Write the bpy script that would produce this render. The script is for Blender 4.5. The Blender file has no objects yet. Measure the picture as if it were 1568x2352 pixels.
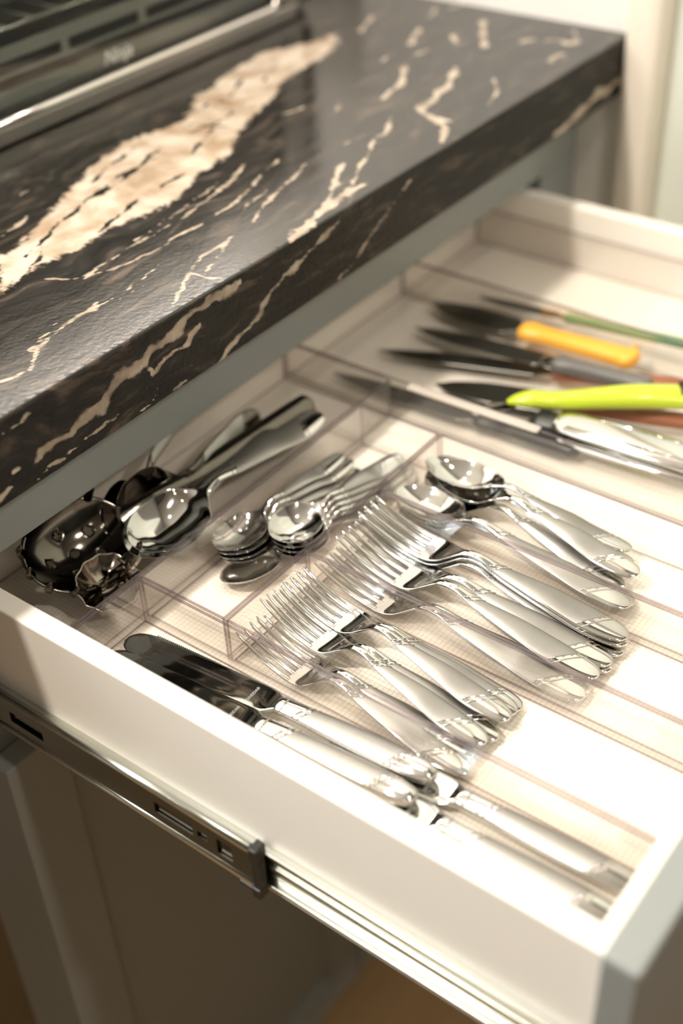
import bpy, math, random
import numpy as np
from mathutils import Vector, Matrix

# ------------------------------------------------------------------ units
# all numbers below are millimetres; origin = floor of the clear organiser at the knife bin's inner corner,
# +x along the cabinet front, +y into the cabinet, +z up; Z0 lifts everything so the room floor is z = 0
Z0 = 900.0
def V(x, y, z): return Vector((x / 1000.0, y / 1000.0, (z + Z0) / 1000.0))
SC = bpy.context.scene
COL = SC.collection
random.seed(4); RNG = np.random.RandomState(7)

# ------------------------------------------------------------------ camera
cam_d = bpy.data.cameras.new('camera'); cam = bpy.data.objects.new('camera', cam_d); COL.objects.link(cam)
cam_d.sensor_fit = 'VERTICAL'; cam_d.sensor_height = 36.0; cam_d.sensor_width = 24.0
cam_d.lens = 2951.32 / 2352 * 36.0
R_ = Vector((0.5984009, -0.8002636, -0.0386585)); D_ = Vector((-0.5115876, -0.3445176, -0.7871377)); F_ = Vector((0.6165991, 0.4908012, -0.6155645))
m = Matrix.Identity(4)
for i in range(3):
    m[i][0] = R_[i]; m[i][1] = -D_[i]; m[i][2] = -F_[i]
m.translation = V(-434.27, -525.14, 605.0)
cam.matrix_world = m
cam_d.clip_start = 0.02; cam_d.clip_end = 30
cam_d.dof.use_dof = True; cam_d.dof.focus_distance = 0.850; cam_d.dof.aperture_fstop = 2.5
SC.camera = cam

# ------------------------------------------------------------------ light and exposure
SC.view_settings.view_transform = 'Standard'; SC.view_settings.look = 'None'
SC.view_settings.gamma = 1.0; SC.view_settings.use_curve_mapping = False
SC.view_settings.exposure = -0.17
SC.cycles.transparent_max_bounces = 96; SC.cycles.max_bounces = 14; SC.cycles.glossy_bounces = 8; SC.cycles.diffuse_bounces = 5
SC.cycles.sample_clamp_indirect = 6.0; SC.cycles.caustics_reflective = True; SC.cycles.blur_glossy = 0.4
world = bpy.data.worlds.new('world'); SC.world = world; world.use_nodes = True
world.node_tree.nodes['Background'].inputs[0].default_value = (1.0, 0.93, 0.84, 1)
world.node_tree.nodes['Background'].inputs[1].default_value = 0.25
def area(name, loc, target, sx, sy, power, col, shape='RECTANGLE'):
    d = bpy.data.lights.new(name, 'AREA'); d.shape = shape; d.size = sx / 1000; d.size_y = sy / 1000
    d.energy = power; d.color = col
    o = bpy.data.objects.new(name, d); COL.objects.link(o); o.location = V(*loc)
    o.rotation_euler = (Vector(target) - Vector(loc)).to_track_quat('-Z', 'Y').to_euler()
    return o
WARM = (1.0, 0.92, 0.82); DAY = (0.80, 0.93, 1.0)
CEIL = 1540
DOWNLIGHTS = [(-60, 300, 10.0), (540, 280, 6.0), (-820, 240, 36.0), (230, -640, 4.5), (-100, -1450, 16.0), (-1250, -700, 1.5), (-1150, -1750, 1.5)]
for x, y, e in DOWNLIGHTS:
    area('downlight_lamp', (x, y, CEIL - 12), (x, y, 0), 110, 110, e, WARM, 'DISK')
area('window_daylight', (-1150, 630, 900), (-300, -300, 0), 1000, 900, 16.0, DAY)
area('under_cabinet_lamp', (480, 560, 625), (480, 520, 180), 520, 30, 1.8, WARM)

# ------------------------------------------------------------------ materials
def new_mat(name):
    mt = bpy.data.materials.new(name); mt.use_nodes = True
    nt = mt.node_tree; b = nt.nodes['Principled BSDF']
    return mt, nt, b
def simple(name, col, rough=0.5, metal=0.0, spec=0.5, coat=0.0, noise=0.0, nscale=40, bump=0.0, bscale=200):
    mt, nt, b = new_mat(name)
    b.inputs['Base Color'].default_value = (*col, 1); b.inputs['Roughness'].default_value = rough
    b.inputs['Metallic'].default_value = metal; b.inputs['Specular IOR Level'].default_value = spec
    b.inputs['Coat Weight'].default_value = coat
    tc = nt.nodes.new('ShaderNodeTexCoord')
    if noise > 0:
        n = nt.nodes.new('ShaderNodeTexNoise'); n.inputs['Scale'].default_value = nscale; n.inputs['Detail'].default_value = 4
        nt.links.new(tc.outputs['Object'], n.inputs['Vector'])
        mx = nt.nodes.new('ShaderNodeMix'); mx.data_type = 'RGBA'
        mx.inputs['A'].default_value = (*[c * (1 - noise) for c in col], 1); mx.inputs['B'].default_value = (*[min(1, c * (1 + noise)) for c in col], 1)
        nt.links.new(n.outputs['Fac'], mx.inputs['Factor']); nt.links.new(mx.outputs['Result'], b.inputs['Base Color'])
    if bump > 0:
        n2 = nt.nodes.new('ShaderNodeTexNoise'); n2.inputs['Scale'].default_value = bscale; n2.inputs['Detail'].default_value = 3
        nt.links.new(tc.outputs['Object'], n2.inputs['Vector'])
        bp = nt.nodes.new('ShaderNodeBump'); bp.inputs['Strength'].default_value = bump; bp.inputs['Distance'].default_value = 0.0006
        nt.links.new(n2.outputs['Fac'], bp.inputs['Height']); nt.links.new(bp.outputs['Normal'], b.inputs['Normal'])
    return mt
M = {}
M['steel'] = simple('polished_steel', (0.72, 0.71, 0.69), 0.07, 1.0, noise=0.03, nscale=90)
M['satin'] = simple('satin_steel', (0.40, 0.388, 0.366), 0.42, 1.0, noise=0.03, nscale=150)
M['blade'] = simple('mirror_blade', (0.66, 0.67, 0.65), 0.05, 1.0)
M['blade_grey'] = simple('brushed_knife_blade', (0.17, 0.165, 0.145), 0.28, 1.0, noise=0.1, nscale=60)
M['bronze_tinted_steel'] = simple('bronze_reflection_steel', (0.34, 0.29, 0.24), 0.12, 1.0)  # steel with dark reflection and bronze highlights put into its base colour
M['black'] = simple('black_plastic', (0.018, 0.018, 0.016), 0.35)
M['darkened_steel'] = simple('dark_reflection_steel', (0.15, 0.135, 0.115), 0.12, 1.0)  # steel darkened in its base colour for the dark counter front it mirrors
M['yellow'] = simple('yellow_plastic', (0.86, 0.43, 0.05), 0.35, noise=0.05)
M['lime'] = simple('lime_plastic', (0.46, 0.56, 0.03), 0.28, coat=0.3)
M['green'] = simple('green_plastic', (0.10, 0.27, 0.12), 0.4)
M['wood'] = simple('red_brown_wood', (0.26, 0.09, 0.04), 0.5, noise=0.25, nscale=30)
M['grey_handle'] = simple('grey_handle_plastic', (0.13, 0.12, 0.11), 0.4)
M['drawer'] = simple('cream_lacquer', (0.86, 0.81, 0.73), 0.42, noise=0.015, nscale=6)
M['cabinet'] = simple('grey_cabinet_paint', (0.235, 0.25, 0.24), 0.42, noise=0.03, nscale=8)
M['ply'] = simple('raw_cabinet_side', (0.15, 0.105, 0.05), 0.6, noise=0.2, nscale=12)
M['slide_shaded'] = simple('shaded_zinc_web', (0.20, 0.20, 0.175), 0.35, 1.0, noise=0.08, nscale=30)  # zinc of the slide with the channel's shade put into the colour
M['slide'] = simple('zinc_slide', (0.62, 0.63, 0.58), 0.25, 1.0, noise=0.06, nscale=30)
M['wall'] = simple('white_wall_paint', (0.86, 0.83, 0.78), 0.6, noise=0.02, nscale=5)
M['dim_wall'] = simple('dark_grey_green_wall', (0.06, 0.062, 0.056), 0.6, noise=0.03, nscale=4)
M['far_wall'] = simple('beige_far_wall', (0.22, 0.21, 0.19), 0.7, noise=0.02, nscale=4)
M['trim'] = simple('cream_trim_paint', (0.85, 0.77, 0.66), 0.35, noise=0.02, nscale=5)
M['door_paint'] = simple('pale_door_paint', (0.76, 0.79, 0.70), 0.45, noise=0.02, nscale=4)
M['ceil'] = simple('ceiling_paint', (0.80, 0.79, 0.76), 0.8, noise=0.01)
M['oven_metal'] = simple('oven_grey_metal', (0.40, 0.38, 0.35), 0.33, 1.0, noise=0.04)
M['chrome'] = simple('oven_chrome_edge', (0.80, 0.77, 0.72), 0.22, 1.0)
M['oven_dark'] = simple('oven_black_enamel', (0.012, 0.013, 0.011), 0.4)
M['oven_plate'] = simple('oven_guard_plate', (0.30, 0.31, 0.285), 0.45, noise=0.06)
M['print'] = simple('pale_print', (0.80, 0.79, 0.72), 0.5)
M['etch'] = simple('etched_mark', (0.34, 0.35, 0.33), 0.5, 0.0)
M['linoleum'] = None

def acrylic(name, tint, ior, rough=0.015, diff=0.0, dcol=(0.5, 0.5, 0.5), gl=1.0):
    mt = bpy.data.materials.new(name); mt.use_nodes = True; nt = mt.node_tree; nt.nodes.clear()
    out = nt.nodes.new('ShaderNodeOutputMaterial'); tr = nt.nodes.new('ShaderNodeBsdfTransparent'); gb = nt.nodes.new('ShaderNodeBsdfGlossy')
    tr.inputs['Color'].default_value = (*tint, 1); gb.inputs['Roughness'].default_value = rough; gb.inputs['Color'].default_value = (gl, gl, gl, 1)
    fr = nt.nodes.new('ShaderNodeFresnel'); fr.inputs['IOR'].default_value = ior
    # thin sheet: the same Fresnel share on the way in and on the way out (the transparent part does not bend light)
    geo = nt.nodes.new('ShaderNodeNewGeometry'); ma = nt.nodes.new('ShaderNodeMath'); ma.operation = 'MULTIPLY_ADD'; ma.inputs[1].default_value = -2.0; ma.inputs[2].default_value = 1.0
    pw = nt.nodes.new('ShaderNodeMath'); pw.operation = 'POWER'; pw.inputs[0].default_value = ior
    nt.links.new(geo.outputs['Backfacing'], ma.inputs[0]); nt.links.new(ma.outputs[0], pw.inputs[1]); nt.links.new(pw.outputs[0], fr.inputs['IOR'])
    mx = nt.nodes.new('ShaderNodeMixShader')
    nt.links.new(fr.outputs[0], mx.inputs[0])
    base = tr
    if diff > 0:
        df = nt.nodes.new('ShaderNodeBsdfDiffuse'); df.inputs['Color'].default_value = (*dcol, 1)
        m2 = nt.nodes.new('ShaderNodeMixShader'); m2.inputs[0].default_value = diff
        nt.links.new(tr.outputs[0], m2.inputs[1]); nt.links.new(df.outputs[0], m2.inputs[2]); base = m2
    nt.links.new(base.outputs[0], mx.inputs[1]); nt.links.new(gb.outputs[0], mx.inputs[2]); nt.links.new(mx.outputs[0], out.inputs[0])
    return mt
M['acrylic'] = acrylic('clear_acrylic', (0.975, 0.968, 0.962), 1.49)
M['acrylic_edge'] = acrylic('acrylic_edge', (0.70, 0.655, 0.66), 1.5, 0.04, 0.06, (0.5, 0.45, 0.46))
M['acrylic_base'] = acrylic('acrylic_base', (0.985, 0.98, 0.972), 1.30, 0.03)
M['oven_glass'] = acrylic('oven_glass', (0.86, 0.87, 0.85), 1.5)
M['plastic_clear'] = acrylic('pale_translucent_plastic', (0.7, 0.65, 0.6), 1.45, 0.2, 0.55, (0.75, 0.69, 0.62))

def liner_mat():
    mt, nt, b = new_mat('ribbed_grid_liner')
    tc = nt.nodes.new('ShaderNodeTexCoord'); sp = nt.nodes.new('ShaderNodeSeparateXYZ'); nt.links.new(tc.outputs['Object'], sp.inputs[0])
    def line(sock, pitch, wid):
        a = nt.nodes.new('ShaderNodeMath'); a.operation = 'PINGPONG'; a.inputs[1].default_value = pitch / 2000.0; nt.links.new(sock, a.inputs[0])
        c = nt.nodes.new('ShaderNodeMath'); c.operation = 'LESS_THAN'; c.inputs[1].default_value = wid / 1000.0; nt.links.new(a.outputs[0], c.inputs[0]); return c
    lx = line(sp.outputs[0], 3.6, 0.22); ly = line(sp.outputs[1], 3.6, 0.22)
    mxm = nt.nodes.new('ShaderNodeMath'); mxm.operation = 'MAXIMUM'; nt.links.new(lx.outputs[0], mxm.inputs[0]); nt.links.new(ly.outputs[0], mxm.inputs[1])
    mx = nt.nodes.new('ShaderNodeMix'); mx.data_type = 'RGBA'
    mx.inputs['A'].default_value = (0.88, 0.83, 0.755, 1); mx.inputs['B'].default_value = (0.66, 0.60, 0.52, 1)
    nt.links.new(mxm.outputs[0], mx.inputs['Factor']); nt.links.new(mx.outputs['Result'], b.inputs['Base Color'])
    bp = nt.nodes.new('ShaderNodeBump'); bp.invert = True; bp.inputs['Strength'].default_value = 0.5; bp.inputs['Distance'].default_value = 0.0004
    nt.links.new(mxm.outputs[0], bp.inputs['Height']); nt.links.new(bp.outputs['Normal'], b.inputs['Normal'])
    b.inputs['Roughness'].default_value = 0.38
    return mt
M['liner'] = liner_mat()

def floor_mat():
    mt, nt, b = new_mat('wood_floor')
    tc = nt.nodes.new('ShaderNodeTexCoord'); mp = nt.nodes.new('ShaderNodeMapping'); mp.inputs['Scale'].default_value = (3, 30, 1)
    n = nt.nodes.new('ShaderNodeTexNoise'); n.inputs['Scale'].default_value = 2.0; n.inputs['Detail'].default_value = 6
    cr = nt.nodes.new('ShaderNodeValToRGB'); cr.color_ramp.elements[0].color = (0.28, 0.17, 0.075, 1); cr.color_ramp.elements[1].color = (0.44, 0.28, 0.13, 1)
    nt.links.new(tc.outputs['Object'], mp.inputs[0]); nt.links.new(mp.outputs[0], n.inputs['Vector']); nt.links.new(n.outputs['Fac'], cr.inputs[0]); nt.links.new(cr.outputs[0], b.inputs['Base Color'])
    b.inputs['Roughness'].default_value = 0.45
    return mt
M['floor'] = floor_mat()

def granite_mat(name='black_granite_with_cream_veins', rough=0.09, spec=0.55):
    mt, nt, b = new_mat(name)
    L = nt.links.new; N = nt.nodes.new
    tc = N('ShaderNodeTexCoord')
    va = N('ShaderNodeAttribute'); va.attribute_name = 'vein'
    vc = N('ShaderNodeAttribute'); vc.attribute_name = 'crack'
    vb = N('ShaderNodeAttribute'); vb.attribute_name = 'big'
    # flowing brown streaks, stretched along the counter and warped
    wn = N('ShaderNodeTexNoise'); wn.inputs['Scale'].default_value = 5.0; wn.inputs['Detail'].default_value = 3; L(tc.outputs['Object'], wn.inputs['Vector'])
    wv = N('ShaderNodeVectorMath'); wv.operation = 'SCALE'; wv.inputs['Scale'].default_value = 0.10; L(wn.outputs['Color'], wv.inputs[0])
    wa = N('ShaderNodeVectorMath'); wa.operation = 'ADD'; L(tc.outputs['Object'], wa.inputs[0]); L(wv.outputs[0], wa.inputs[1])
    mp = N('ShaderNodeMapping'); mp.inputs['Rotation'].default_value = (0, 0, math.radians(-10)); mp.inputs['Scale'].default_value = (14, 110, 110); L(wa.outputs[0], mp.inputs[0])
    sn = N('ShaderNodeTexNoise'); sn.inputs['Scale'].default_value = 1.0; sn.inputs['Detail'].default_value = 7; sn.inputs['Roughness'].default_value = 0.62; L(mp.outputs[0], sn.inputs['Vector'])
    cr = N('ShaderNodeValToRGB'); e = cr.color_ramp.elements
    e[0].position = 0.36; e[0].color = (0.009, 0.008, 0.0065, 1); e[1].position = 0.72; e[1].color = (0.090, 0.064, 0.047, 1)
    x = cr.color_ramp.elements.new(0.54); x.color = (0.019, 0.0165, 0.0135, 1)
    L(sn.outputs['Fac'], cr.inputs[0])
    # pale specks
    fn = N('ShaderNodeTexNoise'); fn.inputs['Scale'].default_value = 420; fn.inputs['Detail'].default_value = 2; L(tc.outputs['Object'], fn.inputs['Vector'])
    # vein edge breakup
    en = N('ShaderNodeTexNoise'); en.inputs['Scale'].default_value = 75; en.inputs['Detail'].default_value = 6; en.inputs['Roughness'].default_value = 0.7; L(wa.outputs[0], en.inputs['Vector'])
    def madd(sock, mul, add):
        n = N('ShaderNodeMath'); n.operation = 'MULTIPLY_ADD'; n.inputs[1].default_value = mul; n.inputs[2].default_value = add; L(sock, n.inputs[0]); return n
    def addn(a, c, op='ADD'):
        n = N('ShaderNodeMath'); n.operation = op; L(a, n.inputs[0]); L(c, n.inputs[1]); return n
    nz = madd(en.outputs['Fac'], 1.3, -0.65)
    def mask(attr, lo, hi):
        s = addn(attr.outputs['Fac'], nz.outputs[0])
        r = N('ShaderNodeMapRange'); r.interpolation_type = 'SMOOTHSTEP'; r.inputs['From Min'].default_value = lo; r.inputs['From Max'].default_value = hi; L(s.outputs[0], r.inputs['Value']); return r
    mv = mask(va, 0.28, 0.74); mb = mask(vb, 0.40, 0.62); mc = mask(vc, 0.40, 0.66)
    # cream colours
    cn = N('ShaderNodeTexNoise'); cn.inputs['Scale'].default_value = 38; cn.inputs['Detail'].default_value = 5; L(wa.outputs[0], cn.inputs['Vector'])
    c2 = N('ShaderNodeValToRGB'); q = c2.color_ramp.elements
    q[0].position = 0.30; q[0].color = (0.30, 0.205, 0.125, 1); q[1].position = 0.62; q[1].color = (0.56, 0.475, 0.385, 1)
    L(cn.outputs['Fac'], c2.inputs[0])
    c3 = N('ShaderNodeValToRGB'); q = c3.color_ramp.elements
    q[0].position = 0.3; q[0].color = (0.22, 0.17, 0.12, 1); q[1].position = 0.7; q[1].color = (0.52, 0.43, 0.33, 1); L(cn.outputs['Fac'], c3.inputs[0])
    def mix(f, a, c):
        n = N('ShaderNodeMix'); n.data_type = 'RGBA'; L(f, n.inputs['Factor']); L(a, n.inputs['A']); L(c, n.inputs['B']); return n
    m1 = mix(mv.outputs[0], cr.outputs[0], c3.outputs[0])
    m2 = mix(mb.outputs[0], m1.outputs['Result'], c2.outputs[0])
    m3 = mix(mc.outputs[0], m2.outputs['Result'], cr.outputs[0])
    L(m3.outputs['Result'], b.inputs['Base Color'])
    rr = madd(sn.outputs['Fac'], 0.16, rough); L(rr.outputs[0], b.inputs['Roughness'])
    b.inputs['Specular IOR Level'].default_value = spec
    bn = N('ShaderNodeTexNoise'); bn.inputs['Scale'].default_value = 260; bn.inputs['Detail'].default_value = 3; L(tc.outputs['Object'], bn.inputs['Vector'])
    bp = N('ShaderNodeBump'); bp.inputs['Strength'].default_value = 0.12; bp.inputs['Distance'].default_value = 0.0008; L(bn.outputs['Fac'], bp.inputs['Height']); L(bp.outputs['Normal'], b.inputs['Normal'])
    return mt
M['granite'] = granite_mat()
M['granite_edge'] = granite_mat('honed_granite_edge', 0.42, 0.18)

# ------------------------------------------------------------------ mesh helpers
class MB:
    def __init__(s): s.v = []; s.f = []; s.m = []; s.sm = []
    def add(s, vs, fs, mi=0, smooth=False):
        o = len(s.v); s.v += [tuple(map(float, p)) for p in vs]
        for k, f in enumerate(fs):
            s.f.append(tuple(i + o for i in f)); s.m.append(mi[k] if isinstance(mi, (list, tuple)) else mi); s.sm.append(smooth)
        return s
    def box(s, x0, x1, y0, y1, z0, z1, mi=0):
        vs = [(x, y, z) for z in (z0, z1) for y in (y0, y1) for x in (x0, x1)]
        return s.add(vs, [(0, 2, 3, 1), (4, 5, 7, 6), (0, 1, 5, 4), (1, 3, 7, 5), (3, 2, 6, 7), (2, 0, 4, 6)], mi)
    def tube(s, pts, r, n=8, mi=0, caps=True):
        pts = [Vector(p) for p in pts]; rs = r if isinstance(r, (list, tuple)) else [r] * len(pts)
        vs = []; up = Vector((0, 0, 1))
        for i, p in enumerate(pts):
            t = (pts[min(i + 1, len(pts) - 1)] - pts[max(i - 1, 0)]).normalized()
            a = t.cross(up)
            if a.length < 1e-4: a = Vector((1, 0, 0))
            a.normalize(); c = a.cross(t)
            for k in range(n):
                th = 2 * math.pi * k / n; vs.append(p + a * rs[i] * math.cos(th) + c * rs[i] * math.sin(th))
        fs = [(i * n + k, i * n + (k + 1) % n, (i + 1) * n + (k + 1) % n, (i + 1) * n + k) for i in range(len(pts) - 1) for k in range(n)]
        if caps: fs += [tuple(range(n - 1, -1, -1)), tuple((len(pts) - 1) * n + k for k in range(n))]
        return s.add(vs, fs, mi, True)
    def prism(s, poly, z0, z1, mi=0):
        n = len(poly); vs = [(x, y, z0) for x, y in poly] + [(x, y, z1) for x, y in poly]
        return s.add(vs, [tuple(range(n - 1, -1, -1)), tuple(range(n, 2 * n))] + [(i, (i + 1) % n, n + (i + 1) % n, n + i) for i in range(n)], mi)
    def build(s, name, mats, parent=None, loc=None, bevel=0.0, seg=2):
        me = bpy.data.meshes.new(name)
        me.from_pydata([(x / 1000, y / 1000, z / 1000) for x, y, z in s.v], [], s.f); me.update()
        for mt in (mats if isinstance(mats, (list, tuple)) else [mats]): me.materials.append(mt)
        me.polygons.foreach_set('material_index', s.m); me.polygons.foreach_set('use_smooth', s.sm)
        me.update()
        o = bpy.data.objects.new(name, me); COL.objects.link(o)
        if parent is not None: o.parent = parent
        if loc is not None: o.location = V(*loc)
        if bevel > 0:
            bv = o.modifiers.new('bevel', 'BEVEL'); bv.width = bevel / 1000; bv.segments = seg; bv.limit_method = 'ANGLE'; bv.angle_limit = math.radians(40)
            bv.harden_normals = False
        return o
def tag(o, label=None, cat=None, group=None, kind=None):
    if label: o['label'] = label
    if cat: o['category'] = cat
    if group: o['group'] = group
    if kind: o['kind'] = kind
    return o
def thing(name, label, cat, loc=(0, 0, 0), group=None):
    o = bpy.data.objects.new(name, None); COL.objects.link(o); o.location = V(*loc); o.empty_display_size = 0.02
    return tag(o, label, cat, group)
def struct(o): o['kind'] = 'structure'; return o
def copy_tree(o, parent=None):
    c = o.copy(); COL.objects.link(c)
    if parent is not None: c.parent = parent
    for ch in list(o.children): copy_tree(ch, c)
    return c
def world_box(name, mat, x0, x1, y0, y1, z0, z1, parent=None, bevel=0.0):
    cx, cy = (x0 + x1) / 2, (y0 + y1) / 2
    if parent is None:
        return MB().box(x0 - cx, x1 - cx, y0 - cy, y1 - cy, 0, z1 - z0).build(name, mat, None, (cx, cy, z0), bevel)
    return MB().box(x0, x1, y0, y1, z0, z1).build(name, mat, parent, None, bevel)

def pchip(x, y, xi):
    x = np.asarray(x, float); y = np.asarray(y, float); h = np.diff(x); d = np.diff(y) / h; mm = np.zeros(len(x))
    for i in range(1, len(x) - 1):
        if d[i - 1] * d[i] > 0:
            w1 = 2 * h[i] + h[i - 1]; w2 = h[i] + 2 * h[i - 1]; mm[i] = (w1 + w2) / (w1 / d[i - 1] + w2 / d[i])
    mm[0] = d[0]; mm[-1] = d[-1]
    k = np.clip(np.searchsorted(x, xi) - 1, 0, len(x) - 2); t = (xi - x[k]) / h[k]
    return (2 * t**3 - 3 * t**2 + 1) * y[k] + (t**3 - 2 * t**2 + t) * h[k] * mm[k] + (-2 * t**3 + 3 * t**2) * y[k + 1] + (t**3 - t**2) * h[k] * mm[k + 1]

def loft(mb, st, n=44, ring=18, p=0.75, matf=None, ys=None, dx=0.0):
    """closed lofted bar along +y.  st rows: (y, z, half width, thickness, cup, crown)"""
    st = np.array(st, float)
    if ys is None:
        a = np.linspace(0, 1, n); L = st[-1, 0] - st[0, 0]
        ys = st[0, 0] + L * a
        ys = np.unique(np.concatenate([ys, st[0, 0] + L * np.array([.004, .012, .024]), st[0, 0] + L * (1 - np.array([.004, .012, .024]))]))
    c = [pchip(st[:, 0], st[:, k], ys) for k in range(1, st.shape[1])]
    vs = []; n = len(ys); fs = []; mi = []
    th = 2 * math.pi * (np.arange(ring) + 0.5) / ring
    cx = np.sign(np.cos(th)) * np.abs(np.cos(th)) ** p; sz = np.sign(np.sin(th)) * np.abs(np.sin(th)) ** p
    xo = np.interp(ys, [st[0, 0], st[-1, 0]], dx) if isinstance(dx, (list, tuple)) else np.full(n, dx)
    for i in range(n):
        z, hw, t, cup, crown = (c[k][i] for k in range(5))
        for k in range(ring):
            u2 = 1 - cx[k] ** 2
            vs.append((xo[i] + hw * cx[k], ys[i], z + sz[k] * t / 2 - cup * u2 + (crown * u2 if sz[k] > 0 else 0)))
    for i in range(n - 1):
        for k in range(ring):
            fs.append((i * ring + k, i * ring + (k + 1) % ring, (i + 1) * ring + (k + 1) % ring, (i + 1) * ring + k))
            u = (cx[k] + cx[(k + 1) % ring]) / 2
            mi.append(matf((ys[i] + ys[i + 1]) / 2, u, sz[k] > 0 and sz[(k + 1) % ring] > 0) if matf else 0)
    fs += [tuple(range(ring - 1, -1, -1)), tuple((n - 1) * ring + k for k in range(ring))]; mi += [0, 0]
    # loft runs along +y with x across: flip so normals face out
    fs = [tuple(reversed(f)) for f in fs]
    mb.add(vs, fs, mi, True)
    return st

def aim(o, end, tip, pe, pt, roll=0.0):
    """place a long thing so its local handle end pe and tip pt land on the two room points"""
    E, T = Vector(end), Vector(tip); pe, pt = Vector(pe), Vector(pt)
    s = (T - E).length / (pt - pe).length
    d0 = (pt - pe).normalized(); d1 = (T - E).normalized()
    def frame(d):
        z = Vector((0, 0, 1)); x = d.cross(z).normalized(); return Matrix((x, d, x.cross(d))).transposed()
    Rm = frame(d1) @ Matrix.Rotation(roll, 3, 'Y') @ frame(d0).transposed()
    o.rotation_mode = 'QUATERNION'; o.rotation_quaternion = Rm.to_quaternion(); o.scale = (s, s, s)
    o.location = V(*(E - s * (Rm @ pe)))

# ------------------------------------------------------------------ the room
FLOOR = -900
struct(world_box('floor', M['floor'], -2500, 2300, -2600, 700, FLOOR - 40, FLOOR))
struct(world_box('ceiling', M['ceil'], -2500, 2300, -2600, 700, CEIL, CEIL + 40))
struct(world_box('wall_left', M['far_wall'], -2540, -2500, -2600, 700, FLOOR, CEIL))
struct(world_box('wall_right', M['wall'], 757, 860, 31, 660, FLOOR, CEIL))
struct(world_box('trim_1', M['trim'], 741, 800, -7, 31, FLOOR, CEIL, bevel=9))
struct(world_box('door_1', M['door_paint'], 772, 812, -860, -7, FLOOR + 6, 1150))
struct(world_box('wall_front', M['dim_wall'], -2500, 2300, -2640, -2600, FLOOR, CEIL))
struct(world_box('wall_hall', M['far_wall'], 860, 900, -2600, 31, FLOOR, CEIL))
def wall_with_window():
    mb = MB(); y0, y1 = 660, 700; x0, x1, z0, z1 = -1720, -580, 430, 1380
    mb.box(-2500, x0, y0, y1, FLOOR, CEIL); mb.box(x1, 860, y0, y1, FLOOR, CEIL); mb.box(x0, x1, y0, y1, FLOOR, z0); mb.box(x0, x1, y0, y1, z1, CEIL)
    struct(mb.build('wall_back', M['wall'], None, (0, 0, 0)))
    w = MB(); b = 50; ya, yb = 650, 705
    w.box(x0, x0 + b, ya, yb, z0, z1); w.box(x1 - b, x1, ya, yb, z0, z1); w.box(x0 + b, x1 - b, ya, yb, z0, z0 + b); w.box(x0 + b, x1 - b, ya, yb, z1 - b, z1)
    w.box(-1170, -1130, 665, 690, z0 + b, z1 - b)
    wo = struct(w.build('window_1', M['trim'], None, (0, 0, 0)))
    MB().box(x0 + b, x1 - b, 676, 680, z0 + b, z1 - b).build('pane', M['acrylic'], wo)
wall_with_window()
CL = dict(zip([d[:2] for d in DOWNLIGHTS], ['round recessed ceiling light above the front of the oven', 'round recessed ceiling light above the worktop by the right wall', 'round recessed ceiling light left of the worktop near the window', 'round recessed ceiling light straight above the open drawer', 'round recessed ceiling light furthest out in front of the cabinet', 'round recessed ceiling light near the left wall', 'round recessed ceiling light in the front left corner of the room']))
for x, y, e in DOWNLIGHTS:
    ring = MB(); n = 28
    for r0, r1, za, zb in ((68, 84, -3, -3), (84, 84, -3, 0), (68, 68, 0, -3)):
        vs = [((r0 if k < n else r1) * math.cos(2 * math.pi * (k % n) / n), (r0 if k < n else r1) * math.sin(2 * math.pi * (k % n) / n), za if k < n else zb) for k in range(2 * n)]
        ring.add(vs, [(k, (k + 1) % n, n + (k + 1) % n, n + k) for k in range(n)], 0, True)
    o = ring.build('ceiling_light', M['wall'], None, (x, y, CEIL))
    tag(o, CL[(x, y)], 'ceiling light', 'recessed ceiling lights')

# ------------------------------------------------------------------ worktop
BIG= [[86.6, 194.0], [130.7, 206.6], [187.8, 233.2], [235.2, 254.4], [291.6, 268.8], [356.8, 259.5], [402.7, 287.3], [460.7, 302.8], [527.7, 311.7], [577.7, 289.8], [611.4, 284.7], [591.0, 266.6], [533.3, 250.0], [484.4, 248.8], [439.4, 225.8], [386.5, 210.3], [349.4, 193.7], [317.1, 173.6], [272.0, 169.9], [246.6, 154.0], [215.3, 151.5], [165.0, 159.0], [133.0, 154.4], [97.2, 158.5], [66.4, 156.8], [45.6, 147.3]]
CRACK= [[[98.0, 178.7], [145.0, 197.7], [191.1, 211.2], [239.3, 223.0], [286.8, 223.1]], [[239.7, 179.0], [273.6, 180.4]], [[350.6, 250.2], [364.8, 217.2]], [[405.2, 259.9], [420.6, 244.6]], [[117.8, 186.4], [145.0, 197.7]]]
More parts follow.
